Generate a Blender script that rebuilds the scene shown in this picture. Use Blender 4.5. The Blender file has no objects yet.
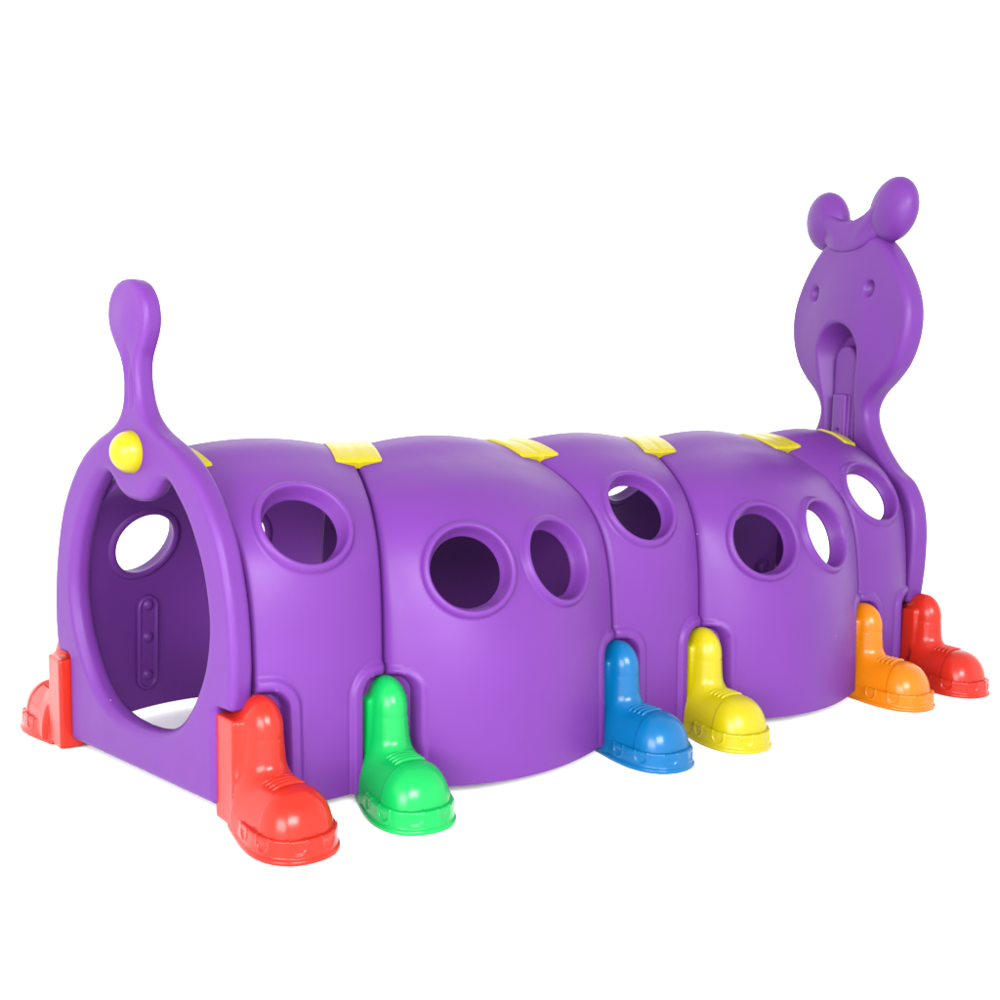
import bpy, math
import numpy as np

# ---------------------------------------------------------------- scene, camera, light
sc = bpy.context.scene
C = sc.collection
AL, M = 0.236, 0.6462            # seam tilt and module length along the ridge (metres, radians)

cam_d = bpy.data.cameras.new('camera'); cam = bpy.data.objects.new('camera', cam_d); C.objects.link(cam)
cam.location = (-1.0584, -3.4003, 1.2871)
YAW, PITCH, ROLL = 0.9708, 0.1108, 0.0183
from mathutils import Matrix
cam.rotation_euler = (Matrix.Rotation(YAW-math.pi/2, 3, 'Z') @ Matrix.Rotation(math.pi/2-PITCH, 3, 'X') @ Matrix.Rotation(ROLL, 3, 'Z')).to_euler()
cam_d.sensor_width = 36.0; cam_d.lens = 36.0*1131.86/1000.0
cam_d.clip_start = 0.05; cam_d.clip_end = 500
sc.camera = cam

w = bpy.data.worlds.new('World'); sc.world = w; w.use_nodes = True
bg = w.node_tree.nodes['Background']
_nt = w.node_tree
_tc = _nt.nodes.new('ShaderNodeTexCoord'); _sx = _nt.nodes.new('ShaderNodeSeparateXYZ'); _mr = _nt.nodes.new('ShaderNodeMapRange')
_nt.links.new(_tc.outputs['Generated'], _sx.inputs[0]); _nt.links.new(_sx.outputs['Z'], _mr.inputs['Value'])
_mr.interpolation_type = 'SMOOTHSTEP'
_mr.inputs['From Min'].default_value = .3; _mr.inputs['From Max'].default_value = .9
_mr.inputs['To Min'].default_value = 2.9; _mr.inputs['To Max'].default_value = 1.55      # white studio walls, dimmer ceiling
bg.inputs['Color'].default_value = (1, 1, 1, 1); _nt.links.new(_mr.outputs['Result'], bg.inputs['Strength'])

def area(name, loc, target, sx, sy, power, col=(1, 1, 1)):
    d = bpy.data.lights.new(name, 'AREA'); d.shape = 'RECTANGLE'; d.size = sx; d.size_y = sy
    d.energy = power; d.color = col
    o = bpy.data.objects.new(name, d); C.objects.link(o); o.location = loc
    v = np.array(target, float) - np.array(loc, float)
    o.rotation_euler = (math.acos(-v[2]/np.linalg.norm(v)), 0, math.atan2(v[1], v[0]) - math.pi/2)
    return o
area('key_softbox', (-1.3, -6.0, 3.0), (1.2, 0, 0.5), 3.6, 1.7, 850)
area('side_softbox', (-5.6, -3.7, 1.9), (0.9, 0.2, 0.8), 4.2, 2.4, 740)

sc.view_settings.view_transform = 'Standard'; sc.view_settings.look = 'None'
sc.view_settings.exposure = 0; sc.view_settings.gamma = 1
sc.render.engine = 'CYCLES'
sc.cycles.max_bounces = 10; sc.cycles.diffuse_bounces = 6

# ---------------------------------------------------------------- materials
def plastic(name, col, rough=0.35, spec=0.3, var=0.05, bump=0.05, scuff=0.0, sss=0.0):
    m = bpy.data.materials.new(name); m.use_nodes = True
    nt = m.node_tree; b = nt.nodes['Principled BSDF']; L = nt.links.new
    tc = nt.nodes.new('ShaderNodeTexCoord')
    n1 = nt.nodes.new('ShaderNodeTexNoise'); n1.inputs['Scale'].default_value = 2.6; n1.inputs['Detail'].default_value = 4
    L(tc.outputs['Object'], n1.inputs['Vector'])
    mr = nt.nodes.new('ShaderNodeMapRange'); mr.inputs['From Min'].default_value = .3; mr.inputs['From Max'].default_value = .7
    mr.inputs['To Min'].default_value = 1-var; mr.inputs['To Max'].default_value = 1+var
    L(n1.outputs['Fac'], mr.inputs['Value'])
    hs = nt.nodes.new('ShaderNodeHueSaturation'); hs.inputs['Color'].default_value = (*col, 1)
    L(mr.outputs['Result'], hs.inputs['Value'])
    # a few pale moulding specks and scuffs
    vo = nt.nodes.new('ShaderNodeTexVoronoi'); vo.inputs['Scale'].default_value = 5.5; vo.inputs['Randomness'].default_value = 1
    L(tc.outputs['Object'], vo.inputs['Vector'])
    lt = nt.nodes.new('ShaderNodeMath'); lt.operation = 'LESS_THAN'; lt.inputs[1].default_value = 0.016
    L(vo.outputs['Distance'], lt.inputs[0])
    mu = nt.nodes.new('ShaderNodeMath'); mu.operation = 'MULTIPLY'; mu.inputs[1].default_value = scuff
    L(lt.outputs[0], mu.inputs[0])
    mx = nt.nodes.new('ShaderNodeMix'); mx.data_type = 'RGBA'
    L(mu.outputs[0], mx.inputs['Factor']); L(hs.outputs['Color'], mx.inputs[6])
    mx.inputs[7].default_value = (*[min(1, c*.5+.3) for c in col], 1)
    L(mx.outputs[2], b.inputs['Base Color'])
    # roughness variation
    n2 = nt.nodes.new('ShaderNodeTexNoise'); n2.inputs['Scale'].default_value = 9; n2.inputs['Detail'].default_value = 5
    L(tc.outputs['Object'], n2.inputs['Vector'])
    m2 = nt.nodes.new('ShaderNodeMapRange'); m2.inputs['To Min'].default_value = rough-.06; m2.inputs['To Max'].default_value = rough+.06
    L(n2.outputs['Fac'], m2.inputs['Value']); L(m2.outputs['Result'], b.inputs['Roughness'])
    # orange-peel of rotomoulded plastic + faint waviness
    n3 = nt.nodes.new('ShaderNodeTexNoise'); n3.inputs['Scale'].default_value = 160; n3.inputs['Detail'].default_value = 2
    L(tc.outputs['Object'], n3.inputs['Vector'])
    b1 = nt.nodes.new('ShaderNodeBump'); b1.inputs['Strength'].default_value = bump; b1.inputs['Distance'].default_value = .002
    L(n3.outputs['Fac'], b1.inputs['Height'])
    n4 = nt.nodes.new('ShaderNodeTexNoise'); n4.inputs['Scale'].default_value = 7; n4.inputs['Detail'].default_value = 1
    L(tc.outputs['Object'], n4.inputs['Vector'])
    b2 = nt.nodes.new('ShaderNodeBump'); b2.inputs['Strength'].default_value = .12; b2.inputs['Distance'].default_value = .012
    L(n4.outputs['Fac'], b2.inputs['Height']); L(b1.outputs['Normal'], b2.inputs['Normal'])
    L(b2.outputs['Normal'], b.inputs['Normal'])
    b.inputs['Specular IOR Level'].default_value = spec
    return m
PURPLE = plastic('purple_plastic', (0.0675, 0.0142, 0.124), .42, .15, scuff=.35)
YELLOW = plastic('yellow_plastic', (0.225, 0.186, 0.0004), .28, .25)
RED = plastic('red_plastic', (0.24, 0.0095, 0.0045), .22, .2)
GREEN = plastic('green_plastic', (0.0016, 0.188, 0.037), .22, .2)
BLUE = plastic('blue_plastic', (0.0002, 0.059, 0.158), .22, .2)
ORANGE = plastic('orange_plastic', (0.305, 0.082, 0.0005), .22, .2)

gm = bpy.data.materials.new('white_studio_floor'); gm.use_nodes = True
gb = gm.node_tree.nodes['Principled BSDF']
gb.inputs['Roughness'].default_value = .7; gb.inputs['Specular IOR Level'].default_value = .1
_n = gm.node_tree.nodes.new('ShaderNodeTexNoise'); _n.inputs['Scale'].default_value = 3
_r = gm.node_tree.nodes.new('ShaderNodeMapRange'); _r.inputs['To Min'].default_value = .92; _r.inputs['To Max'].default_value = .96
gm.node_tree.links.new(_n.outputs['Fac'], _r.inputs['Value'])
gm.node_tree.links.new(_r.outputs['Result'], gb.inputs['Base Color'])

# ---------------------------------------------------------------- helpers
def obj(name, verts, faces, mat, parent=None, label=None, smooth=True):
    me = bpy.data.meshes.new(name)
    me.from_pydata([tuple(v) for v in verts], [], [tuple(int(i) for i in f) for f in faces])
    me.update()
    if smooth: me.polygons.foreach_set('use_smooth', [True]*len(me.polygons))
    me.materials.append(mat)
    o = bpy.data.objects.new(name, me); C.objects.link(o)
    if parent is not None: o.parent = parent
    if label: o['label'] = label
    return o

def empty(name, loc=(0, 0, 0), rz=0, parent=None, label=None, cat=None):
    o = bpy.data.objects.new(name, None); C.objects.link(o); o.empty_display_size = .1
    o.location = loc; o.rotation_euler = (0, 0, rz)
    if parent is not None: o.parent = parent
    if label: o['label'] = label
    if cat: o['category'] = cat
    return o

def seam(i):
    """origin, lateral unit (+u = far side), axial unit of seam plane i"""
    a = AL if i % 2 == 0 else -AL
    return np.array([i*M, 0, 0.]), np.array([-math.sin(a), math.cos(a), 0]), np.array([math.cos(a), math.sin(a), 0]), a

def catmull(P, n=8):
    P = np.array(P, float); Q = np.vstack([2*P[0]-P[1], P, 2*P[-1]-P[-2]]); out = []
    for k in range(1, len(Q)-2):
        a, b, c, d = Q[k-1], Q[k], Q[k+1], Q[k+2]
        for t in np.linspace(0, 1, n, endpoint=False)[:, None]:
            out.append((.5*((2*b)+(-a+c)*t+(2*a-5*b+4*c-d)*t*t+(-a+3*b-3*c+d)*t**3))[0] if False else
                       .5*(2*b+(c-a)*t[0]+(2*a-5*b+4*c-d)*t[0]**2+(3*b-a-3*c+d)*t[0]**3))
    out.append(P[-1]); return np.array(out)

def poly_sdf(P, poly):
    """signed distance of points P (N,2) to a closed polygon (negative inside)"""
    A = poly; B = np.roll(poly, -1, 0); res = np.empty(len(P)); ins = np.empty(len(P), bool)
    for c in range(0, len(P), 20000):
        p = P[c:c+20000, None, :]; e = B-A; v = p-A[None]
        t = np.clip((v*e).sum(2)/((e*e).sum(1)+1e-12), 0, 1)
        d = v-t[..., None]*e; res[c:c+20000] = np.sqrt((d*d).sum(2).min(1))
        py = p[..., 1]; cond = (A[:, 1] <= py) != (B[:, 1] <= py)
        xx = A[:, 0]+(py-A[:, 1])*(B[:, 0]-A[:, 0])/(B[:, 1]-A[:, 1]+1e-12)
        ins[c:c+20000] = ((cond & (p[..., 0] < xx)).sum(1) % 2) == 1
    return np.where(ins, -res, res)

def smin(a, b, k):
    h = np.clip(.5+.5*(b-a)/k, 0, 1); return b*(1-h)+a*h-k*h*(1-h)
def smax(a, b, k): return -smin(-a, -b, k)
def sstep(a, b, x):
    t = np.clip((x-a)/(b-a), 0, 1); return t*t*(3-2*t)

def surface_net(fn, lo, hi, h, proj=3):
    """mesh of fn(P)=0 by naive surface nets, vertices pulled onto the true surface"""
    lo = np.array(lo, float); n = np.ceil((np.array(hi)-lo)/h).astype(int)+1
    ax = [lo[k]+h*np.arange(n[k]) for k in range(3)]
    G = np.stack(np.meshgrid(*ax, indexing='ij'), -1).reshape(-1, 3)
    F = fn(G).reshape(n); S = F < 0
    cs = tuple(n-1); cnt = np.zeros(cs); acc = np.zeros(cs+(3,))
    corners = [(i, j, k) for i in (0, 1) for j in (0, 1) for k in (0, 1)]
    def sub(A, c): return A[c[0]:c[0]+cs[0], c[1]:c[1]+cs[1], c[2]:c[2]+cs[2]]
    for a in corners:
        for d in range(3):
            if a[d]: continue
            b = list(a); b[d] = 1; b = tuple(b)
            fa, fb = sub(F, a), sub(F, b); x = (fa < 0) != (fb < 0)
            t = np.where(x, fa/np.where(x, fa-fb, 1), 0)
            for q in range(3):
                acc[..., q] += np.where(x, a[q]+(t if q == d else 0), 0)
            cnt += x
    act = cnt > 0; idx = -np.ones(cs, int); idx[act] = np.arange(act.sum())
    cell = np.argwhere(act); V = lo+h*(cell+acc[act]/cnt[act][:, None])
    faces = []
    for d in range(3):
        e, f = [(1, 2), (2, 0), (0, 1)][d]
        s1 = [slice(None)]*3; s2 = [slice(None)]*3; s1[d] = slice(0, -1); s2[d] = slice(1, None)
        A, B = S[tuple(s1)], S[tuple(s2)]
        I = np.argwhere(A != B)
        I = I[(I[:, e] > 0) & (I[:, f] > 0) & (I[:, e] < n[e]-1) & (I[:, f] < n[f]-1)]
        flip = A[tuple(I.T)]
        def at(de, df):
            J = I.copy(); J[:, e] += de; J[:, f] += df; return idx[tuple(J.T)]
        q = np.stack([at(-1, -1), at(0, -1), at(0, 0), at(-1, 0)], 1)
        q = np.where(flip[:, None], q, q[:, ::-1]); faces.append(q)
    for _ in range(proj):
        f0 = fn(V); g = np.empty_like(V); ee = h*.25
        for k in range(3):
            D = np.zeros(3); D[k] = ee; g[:, k] = (fn(V+D)-fn(V-D))/(2*ee)
        st = (f0/np.maximum((g*g).sum(1), .15))[:, None]*g
        ln = np.linalg.norm(st, axis=1, keepdims=True); st *= np.minimum(1, .5*h/np.maximum(ln, 1e-9))
        V = V-st
    return V, np.vstack(faces)

# ---------------------------------------------------------------- ground
g = 120.0
GZ = .021
go = obj('ground', [(-g, -g, GZ), (g, -g, GZ), (g, g, GZ), (-g, g, GZ)], [(0, 1, 2, 3)], gm, smooth=False)
go['kind'] = 'structure'; go['label'] = 'plain white studio floor under the purple play tunnel'

# ---------------------------------------------------------------- the toy
tunnel = empty('play_tunnel', (0, 0, 0), 0, None,
               'long purple plastic crawl-through play tunnel shaped like a caterpillar with coloured boot feet', 'play tunnel')

# arch profile in the seam plane, right half: from ridge to foot
ARCH = catmull([(0, 1.03), (.085, 1.013), (.172, .978), (.262, .936), (.35, .880), (.417, .808), (.458, .73), (.485, .62),
                (.499, .5), (.508, .38), (.516, .2), (.52, .058)], 12)
_al = np.concatenate([[0], np.cumsum(np.linalg.norm(np.diff(ARCH, axis=0), axis=1))]); ARCLEN = _al[-1]
def arch(s):
    """s in [-1,1] (negative = near side): u, z and outward normal"""
    a = np.abs(s)*ARCLEN; sg = np.where(s < 0, -1., 1.)
    u = np.interp(a, _al, ARCH[:, 0]); z = np.interp(a, _al, ARCH[:, 1])
    e = .02
    def q(b):
        b2 = np.clip(b, -ARCLEN, ARCLEN); return np.sign(b2)*np.interp(abs(b2), _al, ARCH[:, 0]), np.interp(abs(b2), _al, ARCH[:, 1])
    u1, z1 = q(a+e); u0, z0 = q(a-e); tu, tz = u1-u0, z1-z0; l = np.hypot(tu, tz)
    return sg*u, z, sg*(-tz/l), tu/l

class Segment:
    def __init__(self, j):
        self.j = j; self.wide = -1 if j % 2 else 1      # which side carries the long bulging flank
        self.n0, self.n1 = (.004 if j == 0 else .003), (-.074 if j == 4 else -.003)
    def base(self, s, t):
        u, z, nu, nz = arch(s)
        o0, d0, a0, _ = seam(self.j); o1, d1, a1, _ = seam(self.j+1)
        A = (o0+a0*self.n0)+u[..., None]*d0; B = (o1+a1*self.n1)+u[..., None]*d1
        P = A*(1-t[..., None])+B*t[..., None]; P[..., 2] = z
        N = np.stack([0*u, nu, nz], -1)
        return P, N, np.linalg.norm(B-A, axis=-1)
    def amp(self, s):
        f = sstep(.08, .80, s*self.wide); g_ = sstep(.1, .9, -s*self.wide)
        return .042+.138*f-.014*g_
    def bulge(self, s, t):
        tt = np.where((s < 0) & (self.wide < 0), np.clip(t, 0, 1)**(1-.156*sstep(.1, .5, -s)), t)   # long near flank is fullest a little towards the tail
        return self.amp(s)*4*tt*(1-tt)
    def point(self, s, t, h=0., full=False):
        s = np.asarray(s, float); t = np.asarray(t, float)
        P, N, ln = self.base(s, t)
        bul = self.bulge(s, t)
        off = bul
        if full:
            z = P[..., 2]
            for tt in (t, 1-t):                          # rounded edge at the seams
                e = tt*ln; r = .016
                off = off-np.where(e < r, r-np.sqrt(np.maximum(r*r-(r-e)**2, 0)), 0)
            # foot pockets at both seams on both sides
            for k, tt in ((0, t), (1, 1-t)):
                e = tt*ln
                inner_bend = (k == 0) & (s*self.wide > 0)          # tail-side end of a long flank
                hw, zt, rr = np.where(inner_bend, .070, .086), .395, .055
                lw = np.where(inner_bend, .5, 1.)
                qx = e-hw+rr; qz = z-zt+rr
                d = np.minimum(np.maximum(qx, qz), 0)+np.hypot(np.maximum(qx, 0), np.maximum(qz, 0))-rr
                sel = (np.abs(s) > .45)
                ins = 1-sstep(-.012, .003, d)
                lip = (.012-.007*sstep(.02, .05, bul))*(1-sstep(.024, .040, d/lw))-.002*np.exp(-((d/lw-.043)/.004)**2)
                off = np.where(sel, (off+lip)*(1-ins)+(-.022)*ins, off)
        return P+N*(off+h)[..., None]
    def frame(self, s, t):
        e = 1e-3; s = np.array([s]); t = np.array([t])
        c = self.point(s, t)[0]; ds = (self.point(s+e, t)-self.point(s-e, t))[0]/(2*e); dt = (self.point(s, t+e)-self.point(s, t-e))[0]/(2*e)
        n = np.cross(ds, dt); n /= np.linalg.norm(n)
        if n @ (c-np.array([c[0], 0, .3])) < 0: n = -n
        a = np.array([1., 0, 0]); a -= n*(a@n); a /= np.linalg.norm(a); b = np.cross(n, a)
        return c, n, a, b
    def solve(self, fr, s0, t0, A, B, h=0.):
        """surface parameters of points at tangent offsets (A,B)"""
        c, n, a, b = fr; s = np.full(A.shape, s0); t = np.full(A.shape, t0)
        for _ in range(8):
            e = 1e-3; P = self.point(s, t, h)-c; fa, fb = P@a-A, P@b-B
            Ps = (self.point(s+e, t, h)-self.point(s-e, t, h))/(2*e); Pt = (self.point(s, t+e, h)-self.point(s, t-e, h))/(2*e)
            j11, j12, j21, j22 = Ps@a, Pt@a, Ps@b, Pt@b; det = j11*j22-j12*j21
            s = s-(fa*j22-fb*j12)/det; t = t-(fb*j11-fa*j21)/det
            s = np.clip(s, -1, 1); t = np.clip(t, 0, 1)
        return s, t
    def windows(self):
        w_ = []
        def s_of(z, side):
            ss = np.linspace(0.05, 1, 400); t = np.full(400, .5); zz = self.point(side*ss, t)[:, 2]
            return side*np.interp(-z, -zz, ss)
        near_narrow = self.wide > 0
        zn = {0: .853, 2: .84, 4: .836}.get(self.j, .865)
        w_.append((s_of(zn, -self.wide), {0: .46, 2: .415, 4: .43, 3: .36}.get(self.j, .5)))
        ts = ((.275, .666) if self.j == 1 else (.258, .648)) if self.wide < 0 else (.25, .66)
        zw = .707 if self.wide < 0 else .705 if self.j == 0 else .775
        w_ += [(s_of(zw, self.wide), t) for t in ts]
        return w_

R_HOLE = .113
def build_segment(j):
    sg = Segment(j); Ns, Nt = 320, 150
    def dens(n, k):
        x = np.linspace(-1, 1, n); return np.sin(x*math.pi/2*k)/math.sin(math.pi/2*k)
    sv = np.linspace(-1, 1, Ns); tv = (dens(Nt, .8)+1)/2
    S, T = np.meshgrid(sv, tv, indexing='ij')
    THK = .043
    outer = sg.point(S, T, full=True); inner = sg.point(S, T, -THK)
    wins = sg.windows(); keepO = np.ones((Ns-1, Nt-1), bool); keepI = keepO.copy()
    for (s0, t0) in wins:
        fr = sg.frame(s0, t0); c, n, a, b = fr
        for V, R, h, which in ((outer, .150, 0., 'o'), (inner, R_HOLE+.022, -THK, 'i')):
            P = V-c; A, B = P@a, P@b; dd = np.abs(P@n)
            rho = np.hypot(A, B); ins = (rho < R) & (dd < .25)
            allin = ins[:-1, :-1] & ins[1:, :-1] & ins[:-1, 1:] & ins[1:, 1:]
            if which == 'o': keepO &= ~allin
            else: keepI &= ~allin
            I = np.argwhere(ins)
            if len(I):
                r = np.maximum(rho[ins], 1e-6); s2, t2 = sg.solve(fr, s0, t0, A[ins]/r*R, B[ins]/r*R, h)
                V[ins] = sg.point(s2, t2, h)
    V = np.vstack([outer.reshape(-1, 3), inner.reshape(-1, 3)]); off = Ns*Nt
    id_ = np.arange(Ns*Nt).reshape(Ns, Nt); F = []
    q = np.stack([id_[:-1, :-1], id_[:-1, 1:], id_[1:, 1:], id_[1:, :-1]], -1)
    F.append(q[keepO]); F.append(q[keepI][:, ::-1]+off)
    for e in (0, Nt-1):
        r = np.stack([id_[:-1, e], id_[1:, e], id_[1:, e]+off, id_[:-1, e]+off], -1); F.append(r if e == 0 else r[:, ::-1])
    for e in (0, Ns-1):
        r = np.stack([id_[e, :-1], id_[e, 1:], id_[e, 1:]+off, id_[e, :-1]+off], -1); F.append(r[:, ::-1] if e == 0 else r)
    F = np.vstack(F)
    used = np.unique(F); mp = -np.ones(len(V), int); mp[used] = np.arange(len(used))
    o = obj('tunnel_segment', V[used], mp[F], PURPLE, tunnel)
    md = o.modifiers.new('edge_split', 'EDGE_SPLIT'); md.split_angle = math.radians(55)
    # moulded window rims: a raised double ring and a tapered sleeve through the wall
    prof = [(.166, -.006), (.162, -.001), (.159, .0005), (.156, .0005), (.154, .003), (.152, .0085), (.149, .0135), (.145, .0172), (.1405, .0186),
            (.136, .0176), (.132, .0138), (.1295, .007), (.127, -.006), (.1245, -.016), (.1215, -.027), (.118, -.036), (R_HOLE+.0015, -.042),
            (R_HOLE, -.0465), (R_HOLE+.004, -.0505), (R_HOLE+.012, -.052), (R_HOLE+.022, -.049), (R_HOLE+.03, -.040)]
    K = 112; th = np.arange(K)/K*2*math.pi
    for (s0, t0) in wins:
        fr = sg.frame(s0, t0); c, n, a, b = fr; rows = []
        for r, h in prof:
            s2, t2 = sg.solve(fr, s0, t0, r*np.cos(th), r*np.sin(th)); P = sg.point(s2, t2)
            rows.append(P+n*h)
        V = np.vstack(rows); F = []
        for k in range(len(prof)-1):
            i0 = k*K+np.arange(K); i1 = k*K+(np.arange(K)+1) % K
            F.append(np.stack([i0, i1, i1+K, i0+K], -1))
        F = np.vstack(F)
        nn = np.cross(V[F[:, 1]]-V[F[:, 0]], V[F[:, 2]]-V[F[:, 0]])[:4].mean(0)
        if nn @ n < 0: F = F[:, ::-1]
        obj('window_rim', V, F, PURPLE, o)
    return sg, o
segs = [build_segment(j) for j in range(5)]

# recessed grip plate with three buttons on the inner wall of the first segment (far flank)
def grip_plate(sg, o):
    def fn(P):
        x, y, z = P.T
        qz = np.maximum(np.abs(z)-.13, 0); d = np.hypot(x, qz)-.045
        slab = np.abs(y)-.012
        body = smax(d, slab, .012)
        pan = smax(np.hypot(x, qz)-.030, -(y+.012)-.008+0*y, .004) if False else None
        cut = np.maximum(np.hypot(x, qz)-.031, np.abs(y+.012)-.007)
        body = smax(body, -cut, .006)
        for zz in (-.12, .02, .14):
            q = np.sqrt(x*x+(z-zz)**2+((y+.004)*1.4)**2)-.019
            body = smin(body, q, .005)
        return body
    V, F = surface_net(fn, (-.06, -.035, -.19), (.06, .035, .19), .004)
    s, t = sg.solve(sg.frame(.78, .30), .78, .30, np.array([0.]), np.array([0.]))
    c, n, a, b = sg.frame(float(s[0]), .30)
    if b[2] < 0: a, b = -a, -b
    W = c-n*.051-b*.03+a*.012+V[:, :1]*a+V[:, 1:2]*n+V[:, 2:3]*b
    obj('grip_plate', W, F, PURPLE, o)
grip_plate(*segs[0])

# ---------------------------------------------------------------- ridge connector clips
def clip(i, na, nb):
    o0, d, a, _ = seam(i); L_ = .20; ns, nn_ = 34, 17
    uu = np.linspace(-L_, L_, ns)*0; V = []; 
    def surf(s, nloc, h):
        j = i if nloc >= 0 else i-1; j = min(max(j, 0), 4); sg = Segment(j)
        s = np.array([s])
        P, N, ln = sg.base(s, np.array([0.])); ln = ln[0]
        t = np.clip(nloc/ln if nloc >= 0 and i == j else 1+nloc/ln, 0, 1)
        P, N, _ = sg.base(s, np.array([t])); b = sg.bulge(s, np.array([t]))
        return (P+N*((.5*(b+.016+np.sqrt((b-.016)**2+1e-5)))+h)[:, None])[0]
    ss = np.linspace(-.168, .168, ns)/ARCLEN; nv = np.linspace(na, nb, nn_)
    e = lambda x, lo, hi, r: 0 if min(x-lo, hi-x) >= r else r-math.sqrt(max(r*r-(r-min(x-lo, hi-x))**2, 0))
    top = [[surf(s, n_, .0085-.0035*math.exp(-((n_)/.006)**2)-e(n_, na, nb, .006)-e(s*ARCLEN, -.168, .168, .008)) for n_ in nv] for s in ss]
    bot = [[surf(s, n_, -.022) for n_ in nv] for s in ss]
    V = np.vstack([np.array(top).reshape(-1, 3), np.array(bot).reshape(-1, 3)]); k = ns*nn_
    idg = np.arange(k).reshape(ns, nn_)
    F = [np.stack([idg[:-1, :-1], idg[:-1, 1:], idg[1:, 1:], idg[1:, :-1]], -1).reshape(-1, 4)]
    F.append(F[0][:, ::-1]+k)
    for r, fl in ((idg[0], 1), (idg[-1], 0), (idg[:, 0], 0), (idg[:, -1], 1)):
        q = np.stack([r[:-1], r[1:], r[1:]+k, r[:-1]+k], -1); F.append(q[:, ::-1] if fl else q)
    o = obj('connector_clip', V, np.vstack(F), YELLOW, tunnel)
    md = o.modifiers.new('edge_split', 'EDGE_SPLIT'); md.split_angle = math.radians(50)
for i in range(6):
    clip(i, *((.0, .085) if i == 0 else (-.135, -.045) if i == 5 else (-.08, .08)))

# ---------------------------------------------------------------- end panels
def mirror(P): 
    P = np.array(P, float); Q = P[::-1].copy(); Q[:, 0] *= -1; return np.vstack([P, Q])
def place(V, i, noff):
    o0, d, a, _ = seam(i); return o0+V[:, :1]*d+(V[:, 1:2]+noff)*a+V[:, 2:3]*np.array([0, 0, 1.])
# local board axes: x = u (far side positive), y = axial n, z = up
def board_fn(d2, P, c, h, r):
    qx, qy = d2+r, np.abs(P[:, 1]-c)-h+r
    return np.minimum(np.maximum(qx, qy), 0)+np.hypot(np.maximum(qx, 0), np.maximum(qy, 0))-r
def cached2d(f):
    """evaluates a 2-D field once per distinct (u,z) column of a regular grid"""
    def g_(P):
        if len(P) > 400000:
            key = np.round(P[:, [0, 2]], 6); ny = len(np.unique(np.round(P[:, 1], 6)))
            xs = np.unique(key[:, 0]); zs = np.unique(key[:, 1])
            G = np.stack(np.meshgrid(xs, zs, indexing='ij'), -1).reshape(-1, 2)
            v = f(G).reshape(len(xs), 1, len(zs)); return np.broadcast_to(v, (len(xs), ny, len(zs))).reshape(-1)
        return f(P[:, [0, 2]])
    return g_
low = [(.0, .062), (.416, .062), (.416, .332), (.42, .343), (.43, .347), (.488, .347), (.498, .354)]
tail_pts = np.vstack([low, catmull([(.504, .40), (.508, .46), (.504, .56), (.486, .68), (.443, .82), (.378, .928), (.303, 1.008),
    (.215, 1.064), (.13, 1.102), (.078, 1.138), (.052, 1.18), (.043, 1.225), (.043, 1.27), (.055, 1.315), (.08, 1.355), (.102, 1.395), (.110, 1.435),
    (.102, 1.482), (.073, 1.523), (.035, 1.543), (0, 1.547)], 6)])
TAIL = mirror(tail_pts)
hole_pts = catmull([(0, .197), (.09, .204), (.168, .224), (.238, .266), (.298, .335), (.352, .435), (.376, .53), (.376, .62), (.345, .742), (.285, .854),
    (.225, .922), (.185, .957), (.152, .962), (.122, .942), (.09, .912), (.05, .894), (0, .889)], 6)
HOLE = mirror(hole_pts)
HEADHOLE = mirror(catmull([(0, .197), (.09, .199), (.178, .212), (.248, .251), (.304, .323), (.355, .43), (.376, .53), (.376, .62), (.345, .742), (.285, .83), (.2, .89), (.1, .92), (0, .925)], 6))

t_out = cached2d(lambda Q: poly_sdf(Q, TAIL)); t_hole = cached2d(lambda Q: poly_sdf(Q, HOLE))
def tail_fn(P):
    x, y, z = P.T
    d2 = t_out(P); dh = t_hole(P)
    h = .036-.005*sstep(1.1, 1.3, z)
    r = .02-.002*sstep(1.1, 1.3, z)
    d = board_fn(d2, P, 0, h, r)
    cut = dh-.016*np.exp(-((y+h)/.014)**2)-.012*np.exp(-((y-h)/.014)**2)
    d = smax(d, -cut, .012)
    # raised flat paddle at the top, creased neck
    pad = np.sqrt((x/.088)**2+((z-1.435)/.09)**2)
    d = d-.007*(1-sstep(0., 1.1, pad))
    gx = np.abs(x-.004)-.016*sstep(1.37, 1.22, z)
    gr = np.exp(-(gx/.0075)**2)*sstep(1.15, 1.20, z)*(1-sstep(1.30, 1.37, z))
    return d+.007*gr*(y < 0)
V, F = surface_net(tail_fn, (-.6, -.075, .03), (.6, .075, 1.63), .0085)
V[:, 0] += .032*sstep(1.04, 1.5, V[:, 2])
tail = obj('tail_panel', place(V, 0, -.038), F, PURPLE, tunnel)

# yellow half-ball on the tail panel
def ball(i, u, n, z, r, mat, parent, name):
    nu, nv = 40, 20; th = np.linspace(0, 2*math.pi, nu, endpoint=False); ph = np.linspace(0.02, math.pi*.56, nv)
    V = np.array([[r*math.sin(p)*math.cos(t)+u, -r*.98*math.cos(p)+n, r*math.sin(p)*math.sin(t)+z] for p in ph for t in th])
    F = [(k*nu+q, (k+1)*nu+q, (k+1)*nu+(q+1) % nu, k*nu+(q+1) % nu) for k in range(nv-1) for q in range(nu)]
    F.append(tuple(range(nu)))
    return obj(name, place(V, i, 0), F, mat, parent)
ball(0, 0.0, -.073, 1.038, .064, YELLOW, tail, 'round_knob')

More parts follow.
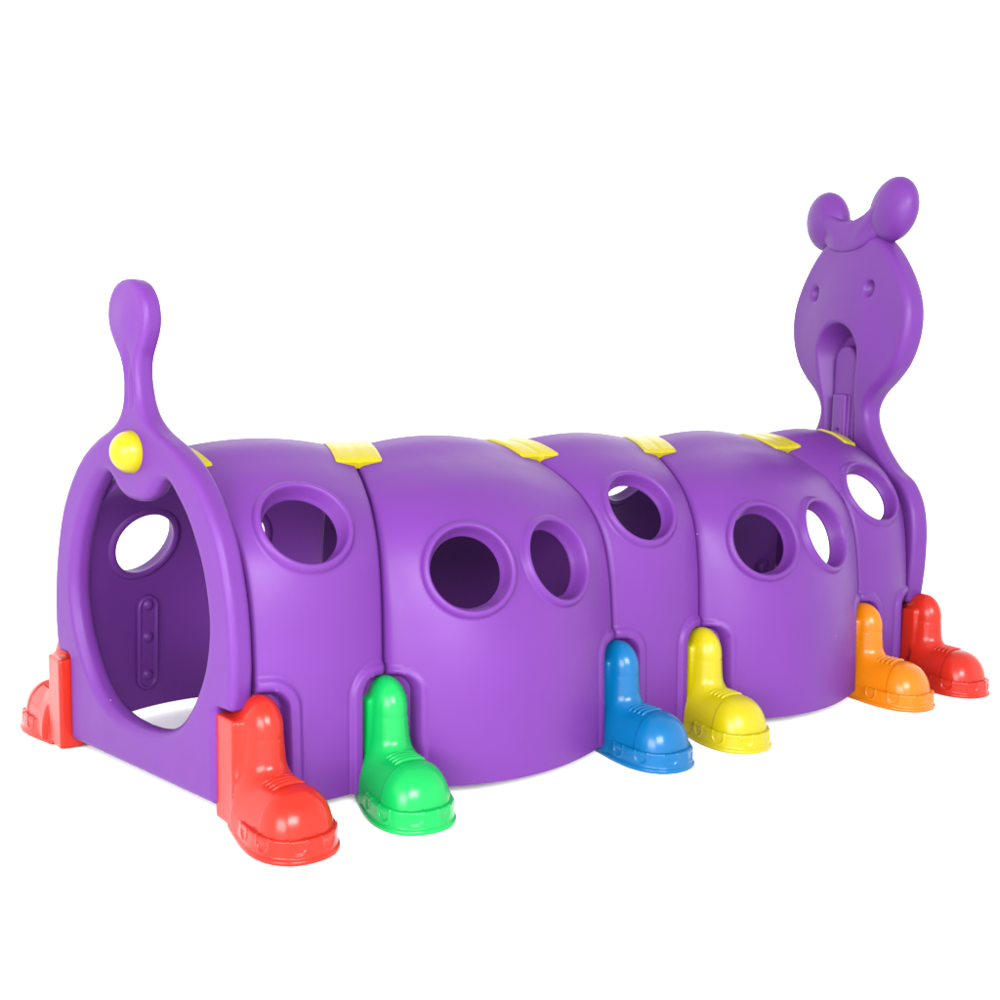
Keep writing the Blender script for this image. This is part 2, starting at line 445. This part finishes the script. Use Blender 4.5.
head_pts = np.vstack([low, catmull([(.506, .42), (.515, .52), (.513, .66), (.488, .77), (.428, .858), (.345, .908), (.275, .97), (.22, 1.035), (.182, 1.095),
    (.170, 1.16), (.205, 1.225), (.282, 1.287), (.350, 1.355), (.396, 1.445), (.413, 1.54), (.402, 1.63), (.364, 1.715), (.306, 1.80), (.240, 1.872), (.172, 1.92), (.085, 1.947), (0, 1.957)], 6)])
HEAD = mirror(head_pts)
h_out = cached2d(lambda Q: poly_sdf(Q, HEAD)); h_hole = cached2d(lambda Q: poly_sdf(Q, HEADHOLE))
def head_fn(P):
    x, y, z = P.T
    d2 = h_out(P); dh = h_hole(P)
    top = sstep(1.0, 1.3, z)
    h = .042+.012*top
    r = .022+.014*top
    d = board_fn(d2, P, 0, h, r)
    # gently domed face
    d = d-.04*top*(1-sstep(0, 1, np.sqrt((x/.41)**2+((z-1.52)/.44)**2)))
    cut = dh-.016*np.exp(-((y+.045)/.014)**2)
    d = smax(d, -cut, .012)
    x = x-.02
    # eyes
    for e in (-1, 1):
        d = smax(d, -(np.sqrt(((x-.195*e)/.034)**2+((y+.085)/.05)**2+((z-1.69)/.04)**2)-1)*.033, .01)
    # nose groove running down to the tunnel, with a stepped strut inside
    ax = np.abs(x); hw = .115+.02*sstep(1.2, 1.4, z)
    g1 = np.where(z > 1.40, np.hypot(x, z-1.40)-.135, ax-hw)
    g1 = g1+(y+.06)*.5
    slot = smax(smax(g1, y-.03, .01), .97-z, .01)
    d = smax(d, -slot, .012)
    b1 = smax(np.where(z > 1.37, np.hypot(x, z-1.37)-.075, ax-.075), np.abs(y-.02)-.044, .008)
    b1 = smax(b1, .97-z, .004)
    b2 = smax(smax(ax-.045, np.abs(y-.0)-.05, .008), np.maximum(z-1.225, .97-z), .008)
    b2 = smax(b2, -(np.sqrt(x*x+(y+.05)**2+(z-1.055)**2)-.013), .003)
    d = smin(d, smin(b1, b2, .004), .004)
    return d
V, F = surface_net(head_fn, (-.6, -.12, .03), (.6, .1, 2.03), .0095)
HOFF = -.022
head = obj('head_panel', place(V, 5, HOFF), F, PURPLE, tunnel)

# the two ball-ended feelers growing out of a shared cap
def feeler_fn(P):
    x, y, z = P.T
    ca, sa = math.cos(1.02), math.sin(1.02); dx, dz = x-.228, z-2.025
    p, q = dx*ca+dz*sa, -dx*sa+dz*ca
    k = np.sqrt((p/.142)**2+(q/.127)**2+(y/.078)**2); b = (k-1)*.095
    return smax(b, .06-x, .006)
V, F = surface_net(feeler_fn, (.03, -.12, 1.84), (.44, .12, 2.22), .007)
for sgn in (1, -1):
    W = V.copy(); W[:, 0] *= sgn
    obj('feeler', place(W, 5, HOFF), F if sgn > 0 else F[:, ::-1], PURPLE, head)
def cap_fn(P):
    x, y, z = P.T
    ell = (np.sqrt((x/.215)**2+((z-1.985)/.124)**2)-1)*.13
    d = smax(smax(ell, z-(2.0+1.9*x*x), .03), np.abs(y)-.068+.014*sstep(.08, .2, np.abs(x)), .02)
    for sg in (-1, 1):
        a_ = np.array([.045*sg, -.030, 1.915]); e_ = np.array([.190*sg, -.026, 2.030]); v = e_-a_
        t = np.clip(((P-a_)@v)/(v@v), 0, 1)
        st = np.linalg.norm(P-a_-t[:, None]*v, axis=1)-(.030+.020*t)
        d = smin(d, st, .016)
    return d
V, F = surface_net(cap_fn, (-.28, -.12, 1.84), (.28, .11, 2.13), .006)
obj('feeler_cap', place(V, 5, HOFF), F, PURPLE, head)

# ---------------------------------------------------------------- boot feet (local: -y outward, x along the tunnel)
def toe_outline(grow=0.):
    # half outline of the sole, y outward positive
    P = catmull([(.078+grow, .52), (.092+grow, .58), (.108+grow, .66), (.112+grow, .73), (.098+grow, .79), (.066+grow*.8, .83+grow*.6), (.03, .846+grow), (0, .849+grow)], 6)
    return np.vstack([P, (P*np.array([-1, 1]))[::-1]])
SOLE = toe_outline(0.006)
UP = toe_outline(-.016)
NOTCH = []
for k, (px, py) in enumerate([(.092, .585), (.111, .665), (.107, .765), (.045, .842)]):
    for sx in (1, -1): NOTCH.append((px*sx, py))
def body_fn(P, ext=(0, 0)):
    # ext: the wall plug reaches further in on the -x / +x half
    x, y, z = P[:, 0], -P[:, 1], P[:, 2]
    # ankle column, D-shaped, tapering to a dome
    zz = np.clip(z, 0, .30); hw = .0775-.022*(zz/.30); yc = .55+0*z
    fr = .655-.028*sstep(.05, .30, z)
    ry = fr-yc
    k = np.sqrt((x/hw)**2+(np.where(y > yc, (y-yc)/ry, (y-yc)/.11))**2)
    top = np.maximum(z-.30, 0)
    k = np.sqrt(k**2+(top/.094)**2)
    ank = (k-1)*.058
    # back block plugged into the tunnel wall
    q = np.stack([np.abs(x)-.083+.22*np.maximum(y-.47, 0), np.abs(y-.525)-.029, np.abs(z-.176)-.154], 1)+.008
    blk = np.minimum(q.max(1), 0)+np.linalg.norm(np.maximum(q, 0), axis=1)-.008
    for lo_, hi_, on in ((-.083, -.006, ext[0]), (.006, .083, ext[1])):
        if on:
            q = np.stack([np.abs(x-(lo_+hi_)/2)-(hi_-lo_)/2, np.abs(y-.487)-.058, np.abs(z-.176)-.154], 1)+.008
            blk = smin(blk, np.minimum(q.max(1), 0)+np.linalg.norm(np.maximum(q, 0), axis=1)-.008, .004)
    # instep
    zi = .19-.1*sstep(.045, .11, np.abs(x))
    yy = np.clip((y-.60)/.13, 0, 1)
    ks = (np.abs(x/.102)**2.5+np.abs(np.maximum(z-.05, 0)/.137)**2.4)**(1/2.5)
    ins = smax(smax((ks-1)*.1, y-.745, .004), .56-y, .004)
    d = smin(ank, ins, .03)
    d = smin(d, blk, .02)
    # shallow mould line across the ankle
    d = d+.0012*np.exp(-((z-.285)/.0022)**2)*(y > .56)
    return smax(d, .03-z, .004)
def toe_fn(P):
    x, y, z = P[:, 0], -P[:, 1], P[:, 2]
    d2 = poly_sdf(np.stack([x, y], 1), UP)
    # rounded cap: superellipsoid
    yc = .715
    k = (np.abs(x/.104)**2.5+np.abs(np.maximum(z-.05, 0)/.141)**2.4+np.abs(np.where(y > yc, (y-yc)/.121, (y-yc)/.3))**2.6)**(1/2.5)
    d = (k-1)*.1
    return smax(smax(d, .722-y, .008), .035-z, .004)
def sole_fn(P):
    x, y, z = P[:, 0], -P[:, 1], P[:, 2]
    d2 = poly_sdf(np.stack([x, y], 1), SOLE)
    d2 = d2+.004*sstep(.0, .08, z)-.006*(1-sstep(.032, .040, z))
    d = smax(d2, np.abs(z-.0535)-.0315, .005)
    for (cx, cy) in NOTCH:
        nx, ny = cx, cy-.66; l = math.hypot(nx, ny); 
        if cy > .8: nx, ny = cx*.6, .16; l = math.hypot(nx, ny)
        elif cy < .75: nx, ny = math.copysign(1, cx), .0; l = 1
        else: nx, ny = math.copysign(.85, cx), .5; l = math.hypot(nx, ny)
        nx, ny = nx/l, ny/l
        tau = (x-cx)*(-ny)+(y-cy)*nx; rad = (x-cx)*nx+(y-cy)*ny
        uz = np.maximum(.068-z, 0); sh = np.hypot(tau, uz)-.023
        near = np.abs(rad) < .03
        rib = np.exp(-(sh/.0032)**2)*.0022*sstep(.036, .042, z)+(1-sstep(-.006, .0, sh))*(-.0022)*(1-sstep(.066, .074, z))
        d = d-np.where(near, rib, 0)
    return d
foot_meshes = {}
def mesh_of(fn, lo, hi, h):
    return surface_net(fn, lo, hi, h)
BB = ((-.13, -.78, -.01), (.13, -.40, .42), .006)
FB = mesh_of(body_fn, *BB)
FB_OUT = mesh_of(lambda P: body_fn(P, (1, 0)), *BB)      # end feet: plug fills the notch under the panel shoulder
FB_OUT_M = (FB_OUT[0]*np.array([-1, 1, 1]), FB_OUT[1][:, ::-1])
FB_IN = mesh_of(lambda P: body_fn(P, (1, 1)), *BB)       # plug seen from inside the tunnel
BODIES = {}
def body_mesh(kind, mat):
    if (kind, mat.name) not in BODIES:
        V_, F_ = {'out': FB_OUT, 'out_m': FB_OUT_M, 'in': FB_IN, '': FB}[kind]
        o_ = obj('boot_foot', V_, F_, mat); BODIES[(kind, mat.name)] = o_.data; bpy.data.objects.remove(o_)
    return BODIES[(kind, mat.name)]
FT = mesh_of(toe_fn, (-.13, -.87, 0.0), (.13, -.69, .22), .005)
FS = mesh_of(sole_fn, (-.15, -.88, -.012), (.15, -.49, .105), .0035)
def lace_mesh(y):
    # a small rounded bar across the instep
    n, k = 15, 8; V = []; F = []
    for a in range(n):
        f = a/(n-1)*2-1; x = f*.05; zc = .05+.139*max(1-abs(x/.104)**2.5, 0)**(1/2.4)
        r = .0078*math.sqrt(max(1-abs(f)**6, 0.02))
        for b in range(k):
            t = b/k*2*math.pi; V.append((x, -(y+r*math.cos(t)), zc+r*math.sin(t)))
    for a in range(n-1):
        for b in range(k): F.append((a*k+b, a*k+(b+1) % k, (a+1)*k+(b+1) % k, (a+1)*k+b))
    F.append(tuple(range(k))[::-1]); F.append(tuple(range((n-1)*k, n*k)))
    return V, F
def make_foot(mat, label):
    f = obj('boot_foot', *FB, mat, tunnel, label)
    obj('toe_cap', *FT, mat, f); obj('sole', *FS, mat, f)
    for y in (.648, .668, .688, .708): obj('lace', *lace_mesh(y), mat, f)
    return f
proto = make_foot(RED, 'red boot foot at the tail end, near side')
def copy_foot(mat, label):
    f = proto.copy(); f.data = proto.data.copy(); f.data.materials[0] = mat; C.objects.link(f); f.parent = tunnel; f['label'] = label
    for ch in list(proto.children):
        c = ch.copy(); c.data = ch.data.copy(); c.data.materials[0] = mat; C.objects.link(c); c.parent = f
    return f
near = [(RED, 'red'), (GREEN, 'green'), (BLUE, 'blue'), (YELLOW, 'yellow'), (ORANGE, 'orange'), (RED, 'red')]
far = [(RED, 'red'), (YELLOW, 'yellow'), (GREEN, 'green'), (ORANGE, 'orange'), (BLUE, 'blue'), (RED, 'red')]
first = True
for side, cols in (('near', near), ('far', far)):
    for i, (mat, cn) in enumerate(cols):
        o0, d, a, ang = seam(i)
        where = 'under the tail panel' if i == 0 else 'under the head panel' if i == 5 else 'at a joint between two segments'
        lab = f'{cn} boot-shaped foot {where} on the {side} side'
        f = proto if first else copy_foot(mat, lab); first = False; f['label'] = lab
        kind = {('near', 0): 'out', ('far', 0): 'out_m', ('near', 5): 'out_m', ('far', 3): 'in', ('far', 5): 'in'}.get((side, i), '')
        f.data = body_mesh(kind, mat)
        be = math.copysign(.076, ang); sd = -1 if side == 'near' else 1
        p_ = o0+sd*(.536*d-.551*np.array([-math.sin(be), math.cos(be), 0]))
        f.location = tuple(p_); f.rotation_euler = (0, 0, be+(0 if side == 'near' else math.pi))
